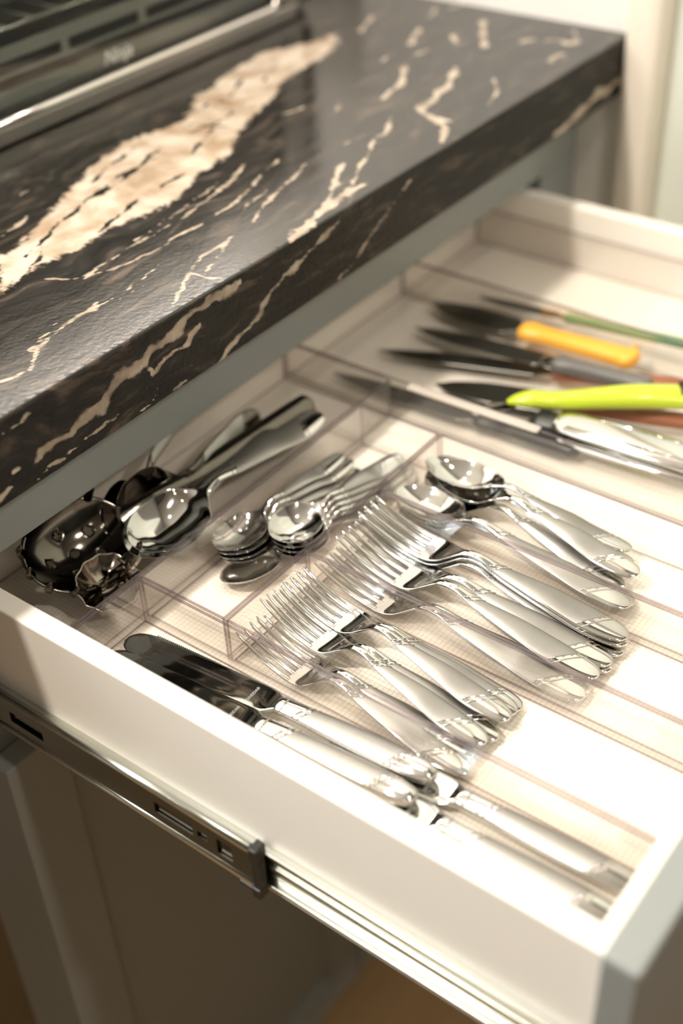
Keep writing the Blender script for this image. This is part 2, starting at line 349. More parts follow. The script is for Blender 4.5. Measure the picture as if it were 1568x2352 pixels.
TV= [(2.2, [[81.6, 142.5], [95.2, 117.7], [134.8, 124.5], [177.1, 124.7], [230.1, 127.8], [274.3, 139.0], [310.2, 150.8]]), (2.6, [[96.3, 118.4], [143.4, 104.5], [183.3, 108.1], [220.5, 105.6], [263.6, 111.4], [302.0, 126.0], [331.6, 132.8]]), (3.2, [[101.5, 36.9], [122.4, 49.3], [139.9, 59.6], [165.4, 70.0], [193.8, 71.6]]), (3, [[173.3, 60.0], [193.8, 71.6], [207.6, 70.8]]), (3, [[144.9, 57.9], [143.3, 45.9], [149.9, 35.6]]), (2, [[148.2, 50.2], [164.0, 56.0]]), (3.2, [[231.0, 74.8], [251.7, 84.4], [267.5, 90.0], [300.0, 97.5], [337.0, 107.2]]), (2.2, [[244.6, 95.8], [265.1, 99.9], [281.6, 103.8]]), (9, [[222.3, 30.4], [245.7, 37.5], [269.5, 41.5], [298.2, 46.6], [327.5, 45.1]]), (5, [[276.5, 44.7], [306.0, 56.7], [341.2, 78.9], [354.4, 82.2]]), (3, [[311.4, 48.0], [350.4, 63.9], [416.8, 93.7]]), (3.4, [[-8.6, 58.8], [14.3, 73.1], [33.0, 80.9], [48.3, 81.4], [64.2, 81.6], [79.0, 86.2]]), (2.2, [[-29.1, 62.3], [-16.8, 60.1], [-7.8, 59.5]]), (2, [[8.6, 76.0], [32.3, 85.1], [43.5, 88.8]]), (6, [[486.1, 138.9], [500.6, 142.0], [524.4, 145.1], [560.5, 163.2], [571.1, 173.5]]), (8, [[432.8, 40.2], [463.5, 53.7], [470.1, 65.6], [476.7, 85.7], [484.9, 95.9], [501.9, 98.0], [527.8, 102.6], [563.4, 112.5], [588.8, 126.6]]), (5, [[473.3, 56.5], [475.1, 68.8]]), (5, [[627.1, 265.6], [648.1, 273.2], [673.9, 285.2]]), (6, [[623.6, 202.4], [648.7, 211.7], [665.9, 219.7]]), (6, [[719.3, 176.4], [681.7, 154.1], [652.5, 131.9]]), (6, [[666.2, 181.1], [646.7, 162.4]]), (6, [[680.3, 109.3], [695.6, 103.6]]), (6, [[695.0, 91.5], [709.2, 85.0], [695.4, 65.3], [710.8, 64.2], [735.8, 81.3]]), (5, [[644.0, 58.2], [662.0, 60.9], [674.1, 59.7]]), (4, [[642.5, 56.0], [661.8, 49.1]]), (3, [[413.5, 190.9], [426.7, 189.1], [439.4, 186.2]]), (4, [[413.7, 89.7], [429.2, 91.7], [455.4, 105.5]]), (3, [[436.4, 152.8], [456.3, 164.0]]), (4, [[701.3, 231.1], [728.9, 241.3]]), (3, [[569.4, 195.6], [593.9, 202.6]]), (4, [[600.5, 178.9], [623.6, 176.7]]), (3, [[581.6, 81.6], [551.5, 56.3], [524.0, 50.7]]), (3, [[381.4, 106.8], [392.7, 106.2]]), (4, [[736.7, 227.3], [757.4, 227.0]]), (2, [[148.5, 264.4], [167.1, 265.0], [177.7, 263.5]]), (3, [[109.4, 219.9], [129.2, 222.8], [148.7, 231.6]]), (2, [[192.0, 151.0], [210.5, 150.3]]), (1.6, [[63.1, 80.0], [105.8, 81.0], [147.9, 87.4]]), (1.6, [[79.8, 76.2], [113.1, 75.5]]), (2.4, [[258.9, 132.5], [284.4, 138.6], [308.0, 149.4]]), (1.5, [[154.5, 128.4], [219.5, 135.9], [270.6, 145.0]])]
FV= [(8, [[-31.0, 148.9], [-11.8, 149.8], [0.5, 150.4], [14.1, 152.2], [23.6, 157.7], [30.4, 162.0], [42.9, 164.1], [55.5, 164.2], [66.3, 168.7], [74.0, 171.8], [85.7, 170.7], [95.7, 171.5], [104.1, 176.9], [110.7, 179.8], [126.7, 179.7], [142.4, 178.5], [161.8, 180.3]]), (4, [[67.7, 153.5], [81.5, 159.3], [99.9, 157.3], [108.6, 164.6], [117.6, 167.7]]), (4, [[70.1, 155.0], [66.5, 158.5]]), (4.5, [[130.5, 129.1], [143.7, 135.3], [160.6, 139.2], [179.6, 145.5], [184.2, 151.2], [190.8, 156.4], [208.1, 161.7], [229.3, 167.4], [256.2, 173.1], [280.2, 181.8]]), (2.4, [[-13.0, 136.6], [9.0, 137.8], [19.7, 139.6], [32.0, 140.6]]), (2.6, [[-60.2, 176.0], [-46.1, 176.9], [-36.2, 180.1]]), (2.4, [[-42.8, 130.5], [-31.3, 135.4], [-17.0, 135.6]]), (2.2, [[75.2, 129.3], [85.3, 131.3], [98.5, 133.2]]), (2.6, [[273.6, 131.9], [298.7, 140.5], [319.7, 151.6], [347.1, 165.6], [373.6, 175.9]]), (9, [[612.4, 131.5], [648.9, 135.0], [688.3, 144.5], [730.1, 143.5], [761.1, 147.6]]), (1.6, [[51.5, 133.1], [63.7, 132.4], [70.5, 141.0]]), (4, [[-71.1, 134.8], [-61.3, 138.6]]), (3, [[-38.3, 144.6], [-34.4, 145.6]]), (3, [[-57.2, 147.7], [-51.8, 147.8]]), (2, [[104.7, 140.6], [109.5, 142.3]])]

CRACK2 = [[[66, 152], [85, 162], [105, 168], [118, 186]], [[155, 162], [190, 172], [225, 180]], [[191, 211], [225, 212], [262, 222], [300, 235]], [[300, 200], [330, 215], [352, 222]], [[330, 262], [372, 262], [400, 268]], [[420, 262], [450, 275], [470, 285]], [[470, 262], [500, 275]], [[215, 232], [250, 245], [290, 252]], [[340, 236], [372, 228], [395, 235]]]
def seg_dist(P, a, b):
    a = np.array(a, float); b = np.array(b, float); d = b - a; t = np.clip(((P - a) @ d) / max(d @ d, 1e-9), 0, 1)
    return np.hypot(*(P - a - t[:, None] * d).T)
def poly_sd(P, poly):
    n = len(poly); dist = np.full(len(P), 1e9); ins = np.zeros(len(P), bool)
    for i in range(n):
        a, b = poly[i], poly[(i + 1) % n]; dist = np.minimum(dist, seg_dist(P, a, b))
        c = (a[1] > P[:, 1]) != (b[1] > P[:, 1])
        with np.errstate(divide='ignore', invalid='ignore'):
            xi = (b[0] - a[0]) * (P[:, 1] - a[1]) / (b[1] - a[1] + 1e-12) + a[0]
        ins ^= c & (P[:, 0] < xi)
    return np.where(ins, dist, -dist)
def chaikin(pl):
    q = [np.array(p, float) for p in pl]
    for _ in range(2):
        if len(q) > 2: q = [q[0]] + [c for a, b in zip(q[:-1], q[1:]) for c in (a * .75 + b * .25, a * .25 + b * .75)] + [q[-1]]
    return q
def wobble(P, amp=1.0):
    x, y = P[:, 0], P[:, 1]
    dx = 1.5 * np.sin(y / 5.3 + x / 17.0) + 1.1 * np.sin(x / 3.1 + 1.3 + y / 7.9) + 0.7 * np.sin(x / 1.9 - y / 2.3)
    dy = 1.5 * np.sin(x / 6.1 + 2.0 - y / 13.0) + 1.0 * np.sin(x / 2.7 + y / 4.1 + 0.5) + 0.6 * np.sin(x / 1.5 + y / 1.8)
    return P + amp * np.stack([dx, dy], 1) * 0.75
def lines(P, rows, k=1.12):
    f = np.full(len(P), -0.6); P = wobble(P, 0.7)
    wid = 0.80 + 0.35 * np.sin(P[:, 0] / 9.0 + P[:, 1] / 6.0) + 0.25 * np.sin(P[:, 0] / 4.3 - P[:, 1] / 5.1 + 1.0)
    for w, pl in rows:
        pl = chaikin(pl); n = len(pl) - 1
        for i, (a, b) in enumerate(zip(pl[:-1], pl[1:])):
            tp = 0.72 + 0.28 * math.sin(math.pi * (i + 0.5) / n) if n > 1 else 0.85
            f = np.maximum(f, 1 - seg_dist(P, a, b) / (w * k * tp * np.clip(wid, 0.5, 1.4)))
    return f
def worktop():
    x0, x1, yb, yf, zt, zb = -900.0, 757.0, 660.0, 30.0, 186.0, 128.0
    prof = [(y, zt) for y in np.linspace(yb, 352, 24)] + [(y, zt) for y in np.linspace(350, yf + 3, 128)]
    prof += [(yf + 3 - 3 * math.sin(a), zt - 3 + 3 * math.cos(a)) for a in (0.4, 0.8, 1.2)]
    prof += [(yf, z) for z in np.linspace(zt - 3, zb + 2, 26)] + [(yf + 2, zb), (100, zb), (yb, zb)]
    xs = np.concatenate([np.linspace(x0, -80, 42)[:-1], np.linspace(-80, x1, 336)]); n = len(prof); pr = np.array(prof)
    g = np.stack([np.repeat(xs, n), np.tile(pr[:, 0], len(xs)), np.tile(pr[:, 1], len(xs))], 1)
    front = g[:, 1] < yf + 0.6
    jit = RNG.normal(0, 0.05, len(g)); k = (g[:, 1] < yf + 4)
    g[k, 1] += jit[k] * 1.6; g[k, 2] += jit[k]
    vs = [tuple(p) for p in g - np.array([0, 0, zb])]
    fs = [(i * n + j, i * n + (j + 1) % n, (i + 1) * n + (j + 1) % n, (i + 1) * n + j) for i in range(len(xs) - 1) for j in range(n)]
    fs += [tuple(range(n - 1, -1, -1)), tuple((len(xs) - 1) * n + j for j in range(n))]
    mi = [1 if 153 <= (k % n) < 182 else 0 for k in range((len(xs) - 1) * n)] + [1, 1]
    o = MB().add(vs, fs, mi, False).build('worktop', [M['granite'], M['granite_edge']], None, (0, 0, zb))
    T = g[:, :2]; Fp = g[:, [0, 2]]
    vein = np.where(front, lines(Fp, FV), lines(T, TV))
    big = np.where(front, -0.6, np.clip(0.5 + poly_sd(T, BIG) / 22, -0.6, 1.4))
    crack = np.where(front, -0.6, lines(T, [(3.8, c) for c in CRACK + CRACK2]))
    for nm, arr in (('vein', vein), ('big', big), ('crack', crack)):
        at = o.data.attributes.new(nm, 'FLOAT', 'POINT'); at.data.foreach_set('value', arr.astype(np.float32))
    tag(o, 'thick black granite worktop with cream veins above the open drawer', 'worktop')
worktop()

# ------------------------------------------------------------------ base cabinet
cab = thing('base_cabinet', 'grey painted base cabinet with shaker doors under the granite worktop', 'cabinet', (0, 62, FLOOR))
def cbox(name, mat, x0, x1, y0, y1, z0, z1, bevel=0.0, parent=cab):
    return MB().box(x0, x1, y0 - 62, y1 - 62, z0 - FLOOR, z1 - FLOOR).build(name, mat, parent, None, bevel)
cbox('top_rail', M['cabinet'], -112, 721, 62, 82, 70, 127, 0.8)
cbox('middle_rail', M['cabinet'], -107, 655, 62, 82, -94, -66, 0.8)
cbox('stile', M['cabinet'], -112, -107.5, 62, 120, -860, 70)
cbox('stile', M['cabinet'], 650, 721, 62, 82, -860, 70, 0.8)
cbox('filler_strip', M['cabinet'], 721, 756, 80, 98, -860, 127, 0.8)
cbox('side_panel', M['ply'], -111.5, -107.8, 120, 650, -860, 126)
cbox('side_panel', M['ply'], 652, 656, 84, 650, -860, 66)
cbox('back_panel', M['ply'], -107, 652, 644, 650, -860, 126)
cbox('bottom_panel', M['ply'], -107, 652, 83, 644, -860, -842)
cbox('plinth', M['cabinet'], -100, 650, 120, 138, -900, -861)
def shaker_door(x0, x1, label):
    y0, y1, z0, z1 = 42, 61.5, -826, -86; s = 52; b = 9; mb = MB()
    Y0, Y1, Z0_, Z1_ = y0 - 62, y1 - 62, z0 - FLOOR, z1 - FLOOR
    def frame(xa, xb, za, zb): mb.box(xa, xb, Y0, Y1, za, zb)
    frame(x0, x0 + s, Z0_, Z1_); frame(x1 - s, x1, Z0_, Z1_); frame(x0 + s, x1 - s, Z0_, Z0_ + s); frame(x0 + s, x1 - s, Z1_ - s, Z1_)
    d = mb.build('door', M['cabinet'], cab, None, 1.2)
    xi, xj, zi, zj = x0 + s, x1 - s, Z0_ + s, Z1_ - s; r = MB(); yy = Y0 + 9
    vs = [(xi, Y0 + 1, zi), (xj, Y0 + 1, zi), (xj, Y0 + 1, zj), (xi, Y0 + 1, zj), (xi + b, yy, zi + b), (xj - b, yy, zi + b), (xj - b, yy, zj - b), (xi + b, yy, zj - b),
          (xi + b, Y1 - 1, zi + b), (xj - b, Y1 - 1, zi + b), (xj - b, Y1 - 1, zj - b), (xi + b, Y1 - 1, zj - b)]
    r.add(vs, [(0, 1, 5, 4), (1, 2, 6, 5), (2, 3, 7, 6), (3, 0, 4, 7), (4, 5, 6, 7), (11, 10, 9, 8)])
    r.build('panel', M['cabinet'], d)
shaker_door(-113, 269, ''); shaker_door(273, 655, '')

# ------------------------------------------------------------------ the open drawer
drw = thing('drawer', 'open cream drawer on steel slides, pulled out below the worktop', 'drawer', (0, -130, -62))
def dbox(name, mat, x0, x1, y0, y1, z0, z1, bevel=0.0, parent=None):
    return MB().box(x0, x1, y0 + 130, y1 + 130, z0 + 62, z1 + 62).build(name, mat, parent or drw, None, bevel, 3)
dbox('side_panel', M['drawer'], -93, -77.4, -404, 133, -62, 62, 1.5)
dbox('side_panel', M['drawer'], 620.4, 636, -404, 133, -62, 62, 1.5)
dbox('back_panel', M['drawer'], -77.2, 620.2, 117.5, 133, -20, 62, 1.5)
dbox('box_front', M['drawer'], -77.2, 620.2, -404, -389.5, -62, 62, 1.5)
dbox('bottom_panel', M['drawer'], -77.2, 620.2, -389.3, 117.3, -16, -3.2)
dbox('drawer_front', M['cabinet'], -113, 655, -424, -404.3, -70, 92, 2.5)
# telescopic slide on the near side
def slide(sx, x_in, parent):
    def X(a): return x_in + sx * a
    def bx(mb, a0, a1, y0, y1, z0, z1, mi=0):
        mb.box(min(X(a0), X(a1)), max(X(a0), X(a1)), y0 + 130, y1 + 130, z0 + 62, z1 + 62, mi)
    inner = MB()
    bx(inner, 0.2, 1.6, -398, 120, -46, -18); bx(inner, 0.2, 5.5, -398, 120, -18, -15.5); bx(inner, 0.2, 5.5, -398, 120, -48.5, -46)
    bx(inner, 1.6, 3.0, -398, 120, -34, -30); bx(inner, 1.6, 2.4, -398, 120, -42, -39)
    so = inner.build('slide', M['slide'], parent, None, 0.5)
    mid = MB()
    for a, b in ((62, 34), (2, -100), (-132, -136), (-144, -152), (-164, -181)): bx(mid, 8.2, 9.6, b, a, -43, -18)
    for a, b in ((34, 2), (-100, -132)): bx(mid, 8.2, 9.6, b, a, -43, -36); bx(mid, 8.2, 9.6, b, a, -26, -18)
    bx(mid, 8.2, 9.6, -144, -136, -43, -34); bx(mid, 8.2, 9.6, -144, -136, -28, -18); bx(mid, 8.2, 9.6, -164, -152, -43, -38); bx(mid, 8.2, 9.6, -164, -152, -24, -18)
    mid.tube([(X(8.0), -181 + 130, -14.5 + 62), (X(8.0), 62 + 130, -14.5 + 62)], 3.2, 10, 1); mid.tube([(X(8.0), -181 + 130, -46 + 62), (X(8.0), 62 + 130, -46 + 62)], 3.4, 10, 1)
    mo = mid.build('channel', [M['slide_shaded'], M['slide']], so)
    bk = MB(); bx(bk, 6.4, 7.6, -180, 62, -44, -17); bk.build('slot_shade_plate', M['darkened_steel'], so)  # dark plate added behind the web so the slots read as shade
    outm = MB(); bx(outm, 11.4, 12.6, 53, 61, -54, -10); bx(outm, 5, 12.6, 53, 61, -56, -54); bx(outm, 5, 12.6, 53, 61, -10, -8.4); outm.build('cabinet_channel', M['slide_shaded'], so, None, 0.4)
    cl = MB(); bx(cl, 3, 12.6, -187, -180.5, -20, -9); bx(cl, 5, 11.2, -187, -180.5, -46, -20); bx(cl, 4, 12.8, -187, -180.5, -55, -46); bx(cl, 8.6, 11, -181, -168, -53, -50)
    cl.build('stop_clip', M['black'], so, None, 1.0)
slide(-1, -93, drw); slide(1, 636, drw)

lin = MB().box(-348.5, 348.5, -253, 253, 0, 0.9).build('drawer_liner', M['liner'], None, (271.6, -136.0, -3.1))
tag(lin, 'white grid textured drawer liner covering the bottom of the open drawer', 'liner')

# ------------------------------------------------------------------ countertop oven
ov = thing('countertop_oven', 'grey metal countertop oven with glass door on the black granite worktop', 'oven', (382, 347, 186))
def ob(mb, x0, x1, y0, y1, z0, z1, mi=0): return mb.box(x0 - 382, x1 - 382, y0 - 347, y1 - 347, z0 - 186, z1 - 186, mi)
b = MB(); ob(b, 128, 640, 372, 640, 368, 380); ob(b, 128, 140, 372, 640, 192, 368); ob(b, 628, 640, 372, 640, 192, 368); ob(b, 140, 628, 372, 640, 192, 200); ob(b, 140, 628, 628, 640, 200, 368)
b.build('body', [M['oven_dark']], ov, None, 2)
b = MB(); ob(b, 629, 656, 352, 640, 187.5, 380); b.build('side_housing', M['oven_metal'], ov, None, 6, 4)
b = MB(); ob(b, 643, 655, 349, 351.8, 200, 372); b.build('vent_strip', M['oven_dark'], ov)
# door: bottom rail with rounded chrome edge, side rails, top rail
b = MB(); ob(b, 128, 628, 347, 368, 187, 203); dr = b.build('door', M['oven_metal'], ov, None, 2.5, 3)
b = MB(); ob(b, 605, 628, 347, 368, 204, 372); b.build('side_rail', M['oven_metal'], dr, None, 3, 3)
b = MB(); ob(b, 128, 150, 347, 368, 204, 372); b.build('side_rail', M['oven_metal'], dr, None, 3, 3)
b = MB(); ob(b, 150, 605, 347, 368, 356, 372); b.build('top_rail', M['oven_metal'], dr, None, 3, 3)
pts = [(152, 348.5, 206)] + [(x, 348.5, 206) for x in (300, 450, 570)] + [(600 - 12 + 12 * math.sin(a), 348.5, 206 + 12 - 12 * math.cos(a)) for a in np.linspace(0.1, 1.57, 8)] + [(600, 348.5, 300), (600, 348.5, 354)]
b = MB().tube([(x - 382, y - 347, z - 186) for x, y, z in pts], 3.6, 10); b.build('chrome_edge', M['chrome'], dr)
b = MB(); ob(b, 150, 605, 354, 357, 203, 356); b.build('glass', M['oven_glass'], dr)
def text(name, s, mat, size, parent, loc, rot, shear=0.0, ext=0.1):
    c = bpy.data.curves.new(name, 'FONT'); c.body = s; c.size = size / 1000; c.extrude = ext / 1000; c.shear = shear; c.align_x = 'CENTER'; c.align_y = 'CENTER'
    c.materials.append(mat); c.resolution_u = 3
    tmp = bpy.data.objects.new(name + '_outline', c); COL.objects.link(tmp); bpy.context.view_layer.update()
    me = bpy.data.meshes.new_from_object(tmp.evaluated_get(bpy.context.evaluated_depsgraph_get())); me.name = name
    bpy.data.objects.remove(tmp); bpy.data.curves.remove(c)
    o = bpy.data.objects.new(name, me); COL.objects.link(o); o.parent = parent; o.location = Vector(loc) / 1000; o.rotation_euler = rot
    return o
text('logo', 'Ninja', M['print'], 17, dr, (377 - 382, 353.5 - 347, 221.5 - 186), (math.pi / 2, 0, 0), 0.25)
# slotted guard plate and wire rack behind the glass
g = MB(); ob(g, 150, 620, 376, 378, 243, 254); ob(g, 150, 620, 376, 378, 229, 232); ob(g, 150, 620, 376, 378, 206, 219)
for x in np.arange(134, 640, 99.0): ob(g, max(150, x), min(620, x + 9), 376, 378, 232, 243)
g.build('guard_plate', M['oven_plate'], ov)
g = MB()
rx = [(x - 382, y - 347, z - 186) for x, y, z in ((150, 384, 266), (622, 384, 266))]
g.tube(rx, 1.8, 8)
for x in np.arange(160, 620, 30.0): g.tube([(x - 382, 381 - 347, 268 - 186), (x - 382, 620 - 347, 268 - 186)], 1.3, 6)
g.build('wire_rack', M['slide'], ov)
g = MB(); nx, ny = 30, 22
for i in range(nx): g.tube([(170 + i * 5.5 - 382, 470 - 347, 276 - 186), (170 + i * 5.5 - 382, 600 - 347, 276 - 186)], 0.9, 4)
for j in range(ny): g.tube([(170 - 382, 470 + j * 6 - 347, 277 - 186), (330 - 382, 470 + j * 6 - 347, 277 - 186)], 0.9, 4)
g.build('mesh_basket', M['slide'], ov)
for x in (150, 610):
    for y in (380, 620):
        b = MB(); b.tube([(x - 382, y - 347, 0), (x - 382, y - 347, 6.5)], 8, 14); b.build('foot', M['black'], ov)

# ------------------------------------------------------------------ clear acrylic organiser bins
def bin_(label, x0, x1, y0, y1, h=37.0, t=2.0):
    cx, cy = (x0 + x1) / 2, (y0 + y1) / 2; a, c = (x1 - x0) / 2, (y1 - y0) / 2
    base = MB().box(-a, a, -c, c, 0, 1.8).build('organizer_bin', M['acrylic_base'], None, (cx, cy, -2.0))
    tag(base, label, 'organizer bin', 'clear drawer organizer bins')
    for nm, bx in (('wall', (-a, a, c - t, c)), ('wall', (-a, a, -c, -c + t)), ('wall', (-a, -a + t, -c + t, c - t)), ('wall', (a - t, a, -c + t, c - t))):
        MB().box(*bx, 1.8, h + 1.2).build(nm, M['acrylic'], base)
    rim = MB()
    for bx in ((-a, a, c - t, c), (-a, a, -c, -c + t), (-a, -a + t, -c + t, c - t), (a - t, a, -c + t, c - t)): rim.box(*bx, h + 1.25, h + 2.0)
    for sx in (-1, 1):
        for sy in (-1, 1): rim.box(min(sx * (a - .4), sx * (a - 1.6)), max(sx * (a - .4), sx * (a - 1.6)), min(sy * (c - .4), sy * (c - 1.6)), max(sy * (c - .4), sy * (c - 1.6)), 1.85, h + 1.2)
    ft = 1.2
    for bx in ((-a + t, a - t, c - t - ft, c - t), (-a + t, a - t, -c + t, -c + t + ft), (-a + t, -a + t + ft, -c + t, c - t), (a - t - ft, a - t, -c + t, c - t)): rim.box(*bx, 1.82, 2.4)
    rim.build('edge', M['acrylic_edge'], base)
    return base
bin_('long clear bin of serving spoons along the back of the drawer', -77, 300, 0.6, 116)
bin_('clear bin of teaspoons between the serving spoons and the forks', 0.6, 256.5, -76.8, -0.6)
bin_('clear bin of table knives along the near left drawer side', -77, -0.6, -388, -0.6)
bin_('clear bin holding the salad forks, beside the knife bin', 0.6, 85.8, -388, -77.6)
bin_('clear bin holding the dinner forks, second from the knife bin', 86.6, 171, -388, -77.6)
bin_('clear bin holding the tablespoons, third from the knife bin', 171.8, 256.8, -388, -77.6)
bin_('wide clear bin of kitchen knives with coloured handles', 301.5, 482, -388, 116)
bin_('clear bin with the green handled knife along the far drawer side', 483, 619, -388, 116)

# ------------------------------------------------------------------ table cutlery
MS = [M['steel'], M['satin']]
def flat_handle(mb, L, w, ys_neck, z_end, z_mid, z_neck):
    """pattern handle: rounded end, widest near the end, slim neck; satin panel between the diagonal grooves"""
    st = [(0, z_end, 1.2 * w, 1.6, 0, 0.2), (1.2, z_end, 4.2 * w, 2.0, 0, 0.3), (5, z_end + 0.2, 7.0 * w, 2.2, 0, 0.5), (14, z_end + 0.5, 9.0 * w, 2.3, 0, 0.7), (30, z_end + 1.4, 9.9 * w, 2.4, 0, 0.8),
          (0.5 * L, z_mid, 8.4 * w, 2.5, 0, 0.8), (0.78 * L, 0.55 * z_mid + 0.45 * z_neck, 5.0 * w, 2.7, 0, 0.7), (ys_neck, z_neck, 3.0 * w, 3.0, 0, 0.4), (ys_neck + 7, z_neck - 0.8, 3.0 * w, 2.8, 0, 0.3)]
    def mf(y, u, top):
        lo = 25 - 8 * u; hi = 0.80 * L - 9 * u * 0.6
        return 1 if top and abs(u) < 0.93 and lo < y < hi else 0
    loft(mb, st, 70, 20, 0.8, mf)
    A = np.array(st)
    for c0, sl in ((21.5, -8), (26.0, -8), (0.80 * L, -5), (0.80 * L + 4.0, -5)):
        pts = []
        for u in np.linspace(-0.93, 0.93, 7):
            y = c0 + sl * u; hw = float(pchip(A[:, 0], A[:, 2], np.array([y]))[0]); z = float(pchip(A[:, 0], A[:, 1], np.array([y]))[0]); tt = float(pchip(A[:, 0], A[:, 3], np.array([y]))[0]); cr = float(pchip(A[:, 0], A[:, 5], np.array([y]))[0])
            pts.append((hw * u, y, z + tt / 2 * (1 - abs(u) ** 6) ** 0.5 + cr * (1 - u * u) - 0.05))
        mb.tube(pts, 0.5, 5, 0)
def fork_proto(name, label, L=187.0):
    k = L / 187.0
    t = thing(name, label, 'fork', (0, 0, 0), 'forks in the drawer')
    h = MB(); flat_handle(h, 108 * k, k, 104 * k, 2.0, 7.5, 15.0); h.build('handle', MS, t)
    hd = MB(); s = k
    zc = lambda y: 3.2 + (0.0060 * max(0, y / s - 138) ** 2)
    st = [(106 * s, 14.6, 3.0, 2.9, 0, 0.3), (114 * s, 12.6, 3.4, 2.6, 0, 0.3), (121 * s, 8.8, 6.5 * s, 2.3, 0.4, 0.1), (128 * s, 5.2, 10.6 * s, 2.1, 0.9, 0), (135 * s, 3.5, 12.2 * s, 2.0, 1.1, 0), (142 * s, 3.3, 12.4 * s, 2.0, 1.0, 0)]
    loft(hd, st, 26, 20, 0.8)
    for i in range(4):
        x = (i - 1.5) * 6.95 * s; ys = np.linspace(140 * s, 187 * s, 12)
        vs_st = [(y, zc(y) - 1.0 * (1 - (x / (12.4 * s)) ** 2) * max(0, 1 - (y / s - 140) / 30), (1.95 - 1.05 * ((y / s - 140) / 47) ** 1.5) * s, 2.1 - 0.9 * (y / s - 140) / 47, 0, 0.1) for y in ys]
        vs_st.append((188.2 * s, zc(188 * s), 0.35, 0.5, 0, 0))
        loft(hd, vs_st, 14, 8, 0.8, dx=[x, x * 0.97])
    hd.build('head', MS, t)
    return t, (0, 0, 2.0), (0, 188 * k, zc(188 * k))
def spoon_proto(name, label, L=178.0, bw=20.5, bl=60.0, cup=9.0, group='spoons in the drawer', mats=None):
    mats = mats or MS
    t = thing(name, label, 'spoon', (0, 0, 0), group); k = L / 178.0
    yb = L - bl; zr = 2.2 + cup
    h = MB(); flat_handle(h, (yb - 12) , k, yb - 16, 2.0, max(7.5, zr * 0.7), zr + 4); h.build('handle', mats, t)
    b = MB(); q = bl / 60.0
    st = [(yb - 12, zr + 3.6, 3.0 * k, 2.8, 0, 0.2), (yb - 4, zr + 1.6, 3.4 * k, 2.4, 0.3, 0.1), (yb + 3 * q, zr + 0.3, bw * .42, 2.2, 1.6 * cup / 9, 0), (yb + 11 * q, zr, bw * .84, 2.0, cup * .68, 0), (yb + 26 * q, zr - .3, bw, 1.6, cup * .98, 0), (yb + 38 * q, zr - .2, bw * .965, 1.6, cup * .96, 0),
          (yb + 49 * q, zr + .1, bw * .75, 1.6, cup * .66, 0), (yb + 55.5 * q, zr + .3, bw * .48, 1.5, cup * .33, 0), (yb + 59 * q, zr + .4, bw * .22, 1.3, cup * .10, 0), (yb + 60 * q, zr + .4, bw * .06, 1.0, 0, 0)]
    loft(b, st, 44, 30, 0.95); b.build('bowl', mats, t)
    return t, (0, 0, 2.0), (0, L, zr + .4)
def knife_proto(name, label, bl=128.0):
    t = thing(name, label, 'table knife', (0, 0, 0), 'table knives in the near bin')
    h = MB()
    st = [(0, 6.4, 2, 2.5, 0, 0), (1.5, 6.4, 5.2, 6, 0, 0), (6, 6.3, 7.6, 8.6, 0, 0), (18, 6.2, 9.2, 9.6, 0, .3), (40, 6.2, 9.8, 9.6, 0, .3), (75, 6.4, 8.8, 9.2, 0, .3), (104, 6.6, 7.4, 8.4, 0, .2), (114, 6.6, 7.2, 8.2, 0, 0), (116, 6.6, 6.2, 7.2, 0, 0)]
    mf = lambda y, u, top: 1 if top and abs(u) < 0.9 and 24 - 7 * u < y < 92 - 5 * u else 0
    loft(h, st, 70, 22, 0.85, mf); A = np.array(st)
    for c0, sl in ((21, -7), (25, -7), (92, -5), (96, -5), (110, 0)):
        pts = []
        for u in np.linspace(-0.9, 0.9, 9):
            y = c0 + sl * u; hw, z, tt = (float(pchip(A[:, 0], A[:, j], np.array([y]))[0]) for j in (2, 1, 3)); pts.append((hw * u, y, z + tt / 2 * (1 - abs(u) ** 2.2) ** 0.5 + .2))
        h.tube(pts, 0.6, 5, 0)
    h.build('handle', MS, t)
    b = MB(); q = lambda y: y if y < 131 else 130 + (y - 130) * (bl - 13) / 115.0
    st = [(114, 6.4, 6.0, 7.0, 0, 0), (118, 6.0, 7.6, 5.0, 0, 0), (122, 5.4, 10.0, 3.2, 0, 0), (130, 4.8, 11.4, 2.4, 0, 0), (150, 4.4, 11.6, 2.1, 0, 0), (200, 3.6, 12.2, 1.8, 0, 0), (225, 3.2, 12.0, 1.5, 0, 0), (236, 3.0, 10.2, 1.3, 0, 0), (242, 2.9, 7.2, 1.1, 0, 0), (245, 2.9, 2.5, .8, 0, 0)]
    st = [(q(r[0]),) + r[1:] for r in st]
    loft(b, st, 60, 16, 0.42)
    for y in np.arange(q(172), q(228), 1.7): b.box(11.4, 12.35, y, y + 0.9, 2.9, 4.3)
    bo = b.build('blade', M['blade'], t)
    text('maker_mark', 'ONEIDA\u00ae', M['etch'], 3.0, bo, (0, 136, 5.9), (0, 0, 0), 0, 0.03)
    return t, (0, 0, 6.4), (0, 117 + bl, 2.9)

def scatter(proto, rows):
    first = True; o0, pe, pt = proto
    for row in rows:
        label, tip, end = row[:3]; roll = row[3] if len(row) > 3 else 0.0
        o = o0 if first else copy_tree(o0); first = False
        o['label'] = label
        aim(o, end, tip, pe, pt, math.radians(roll))

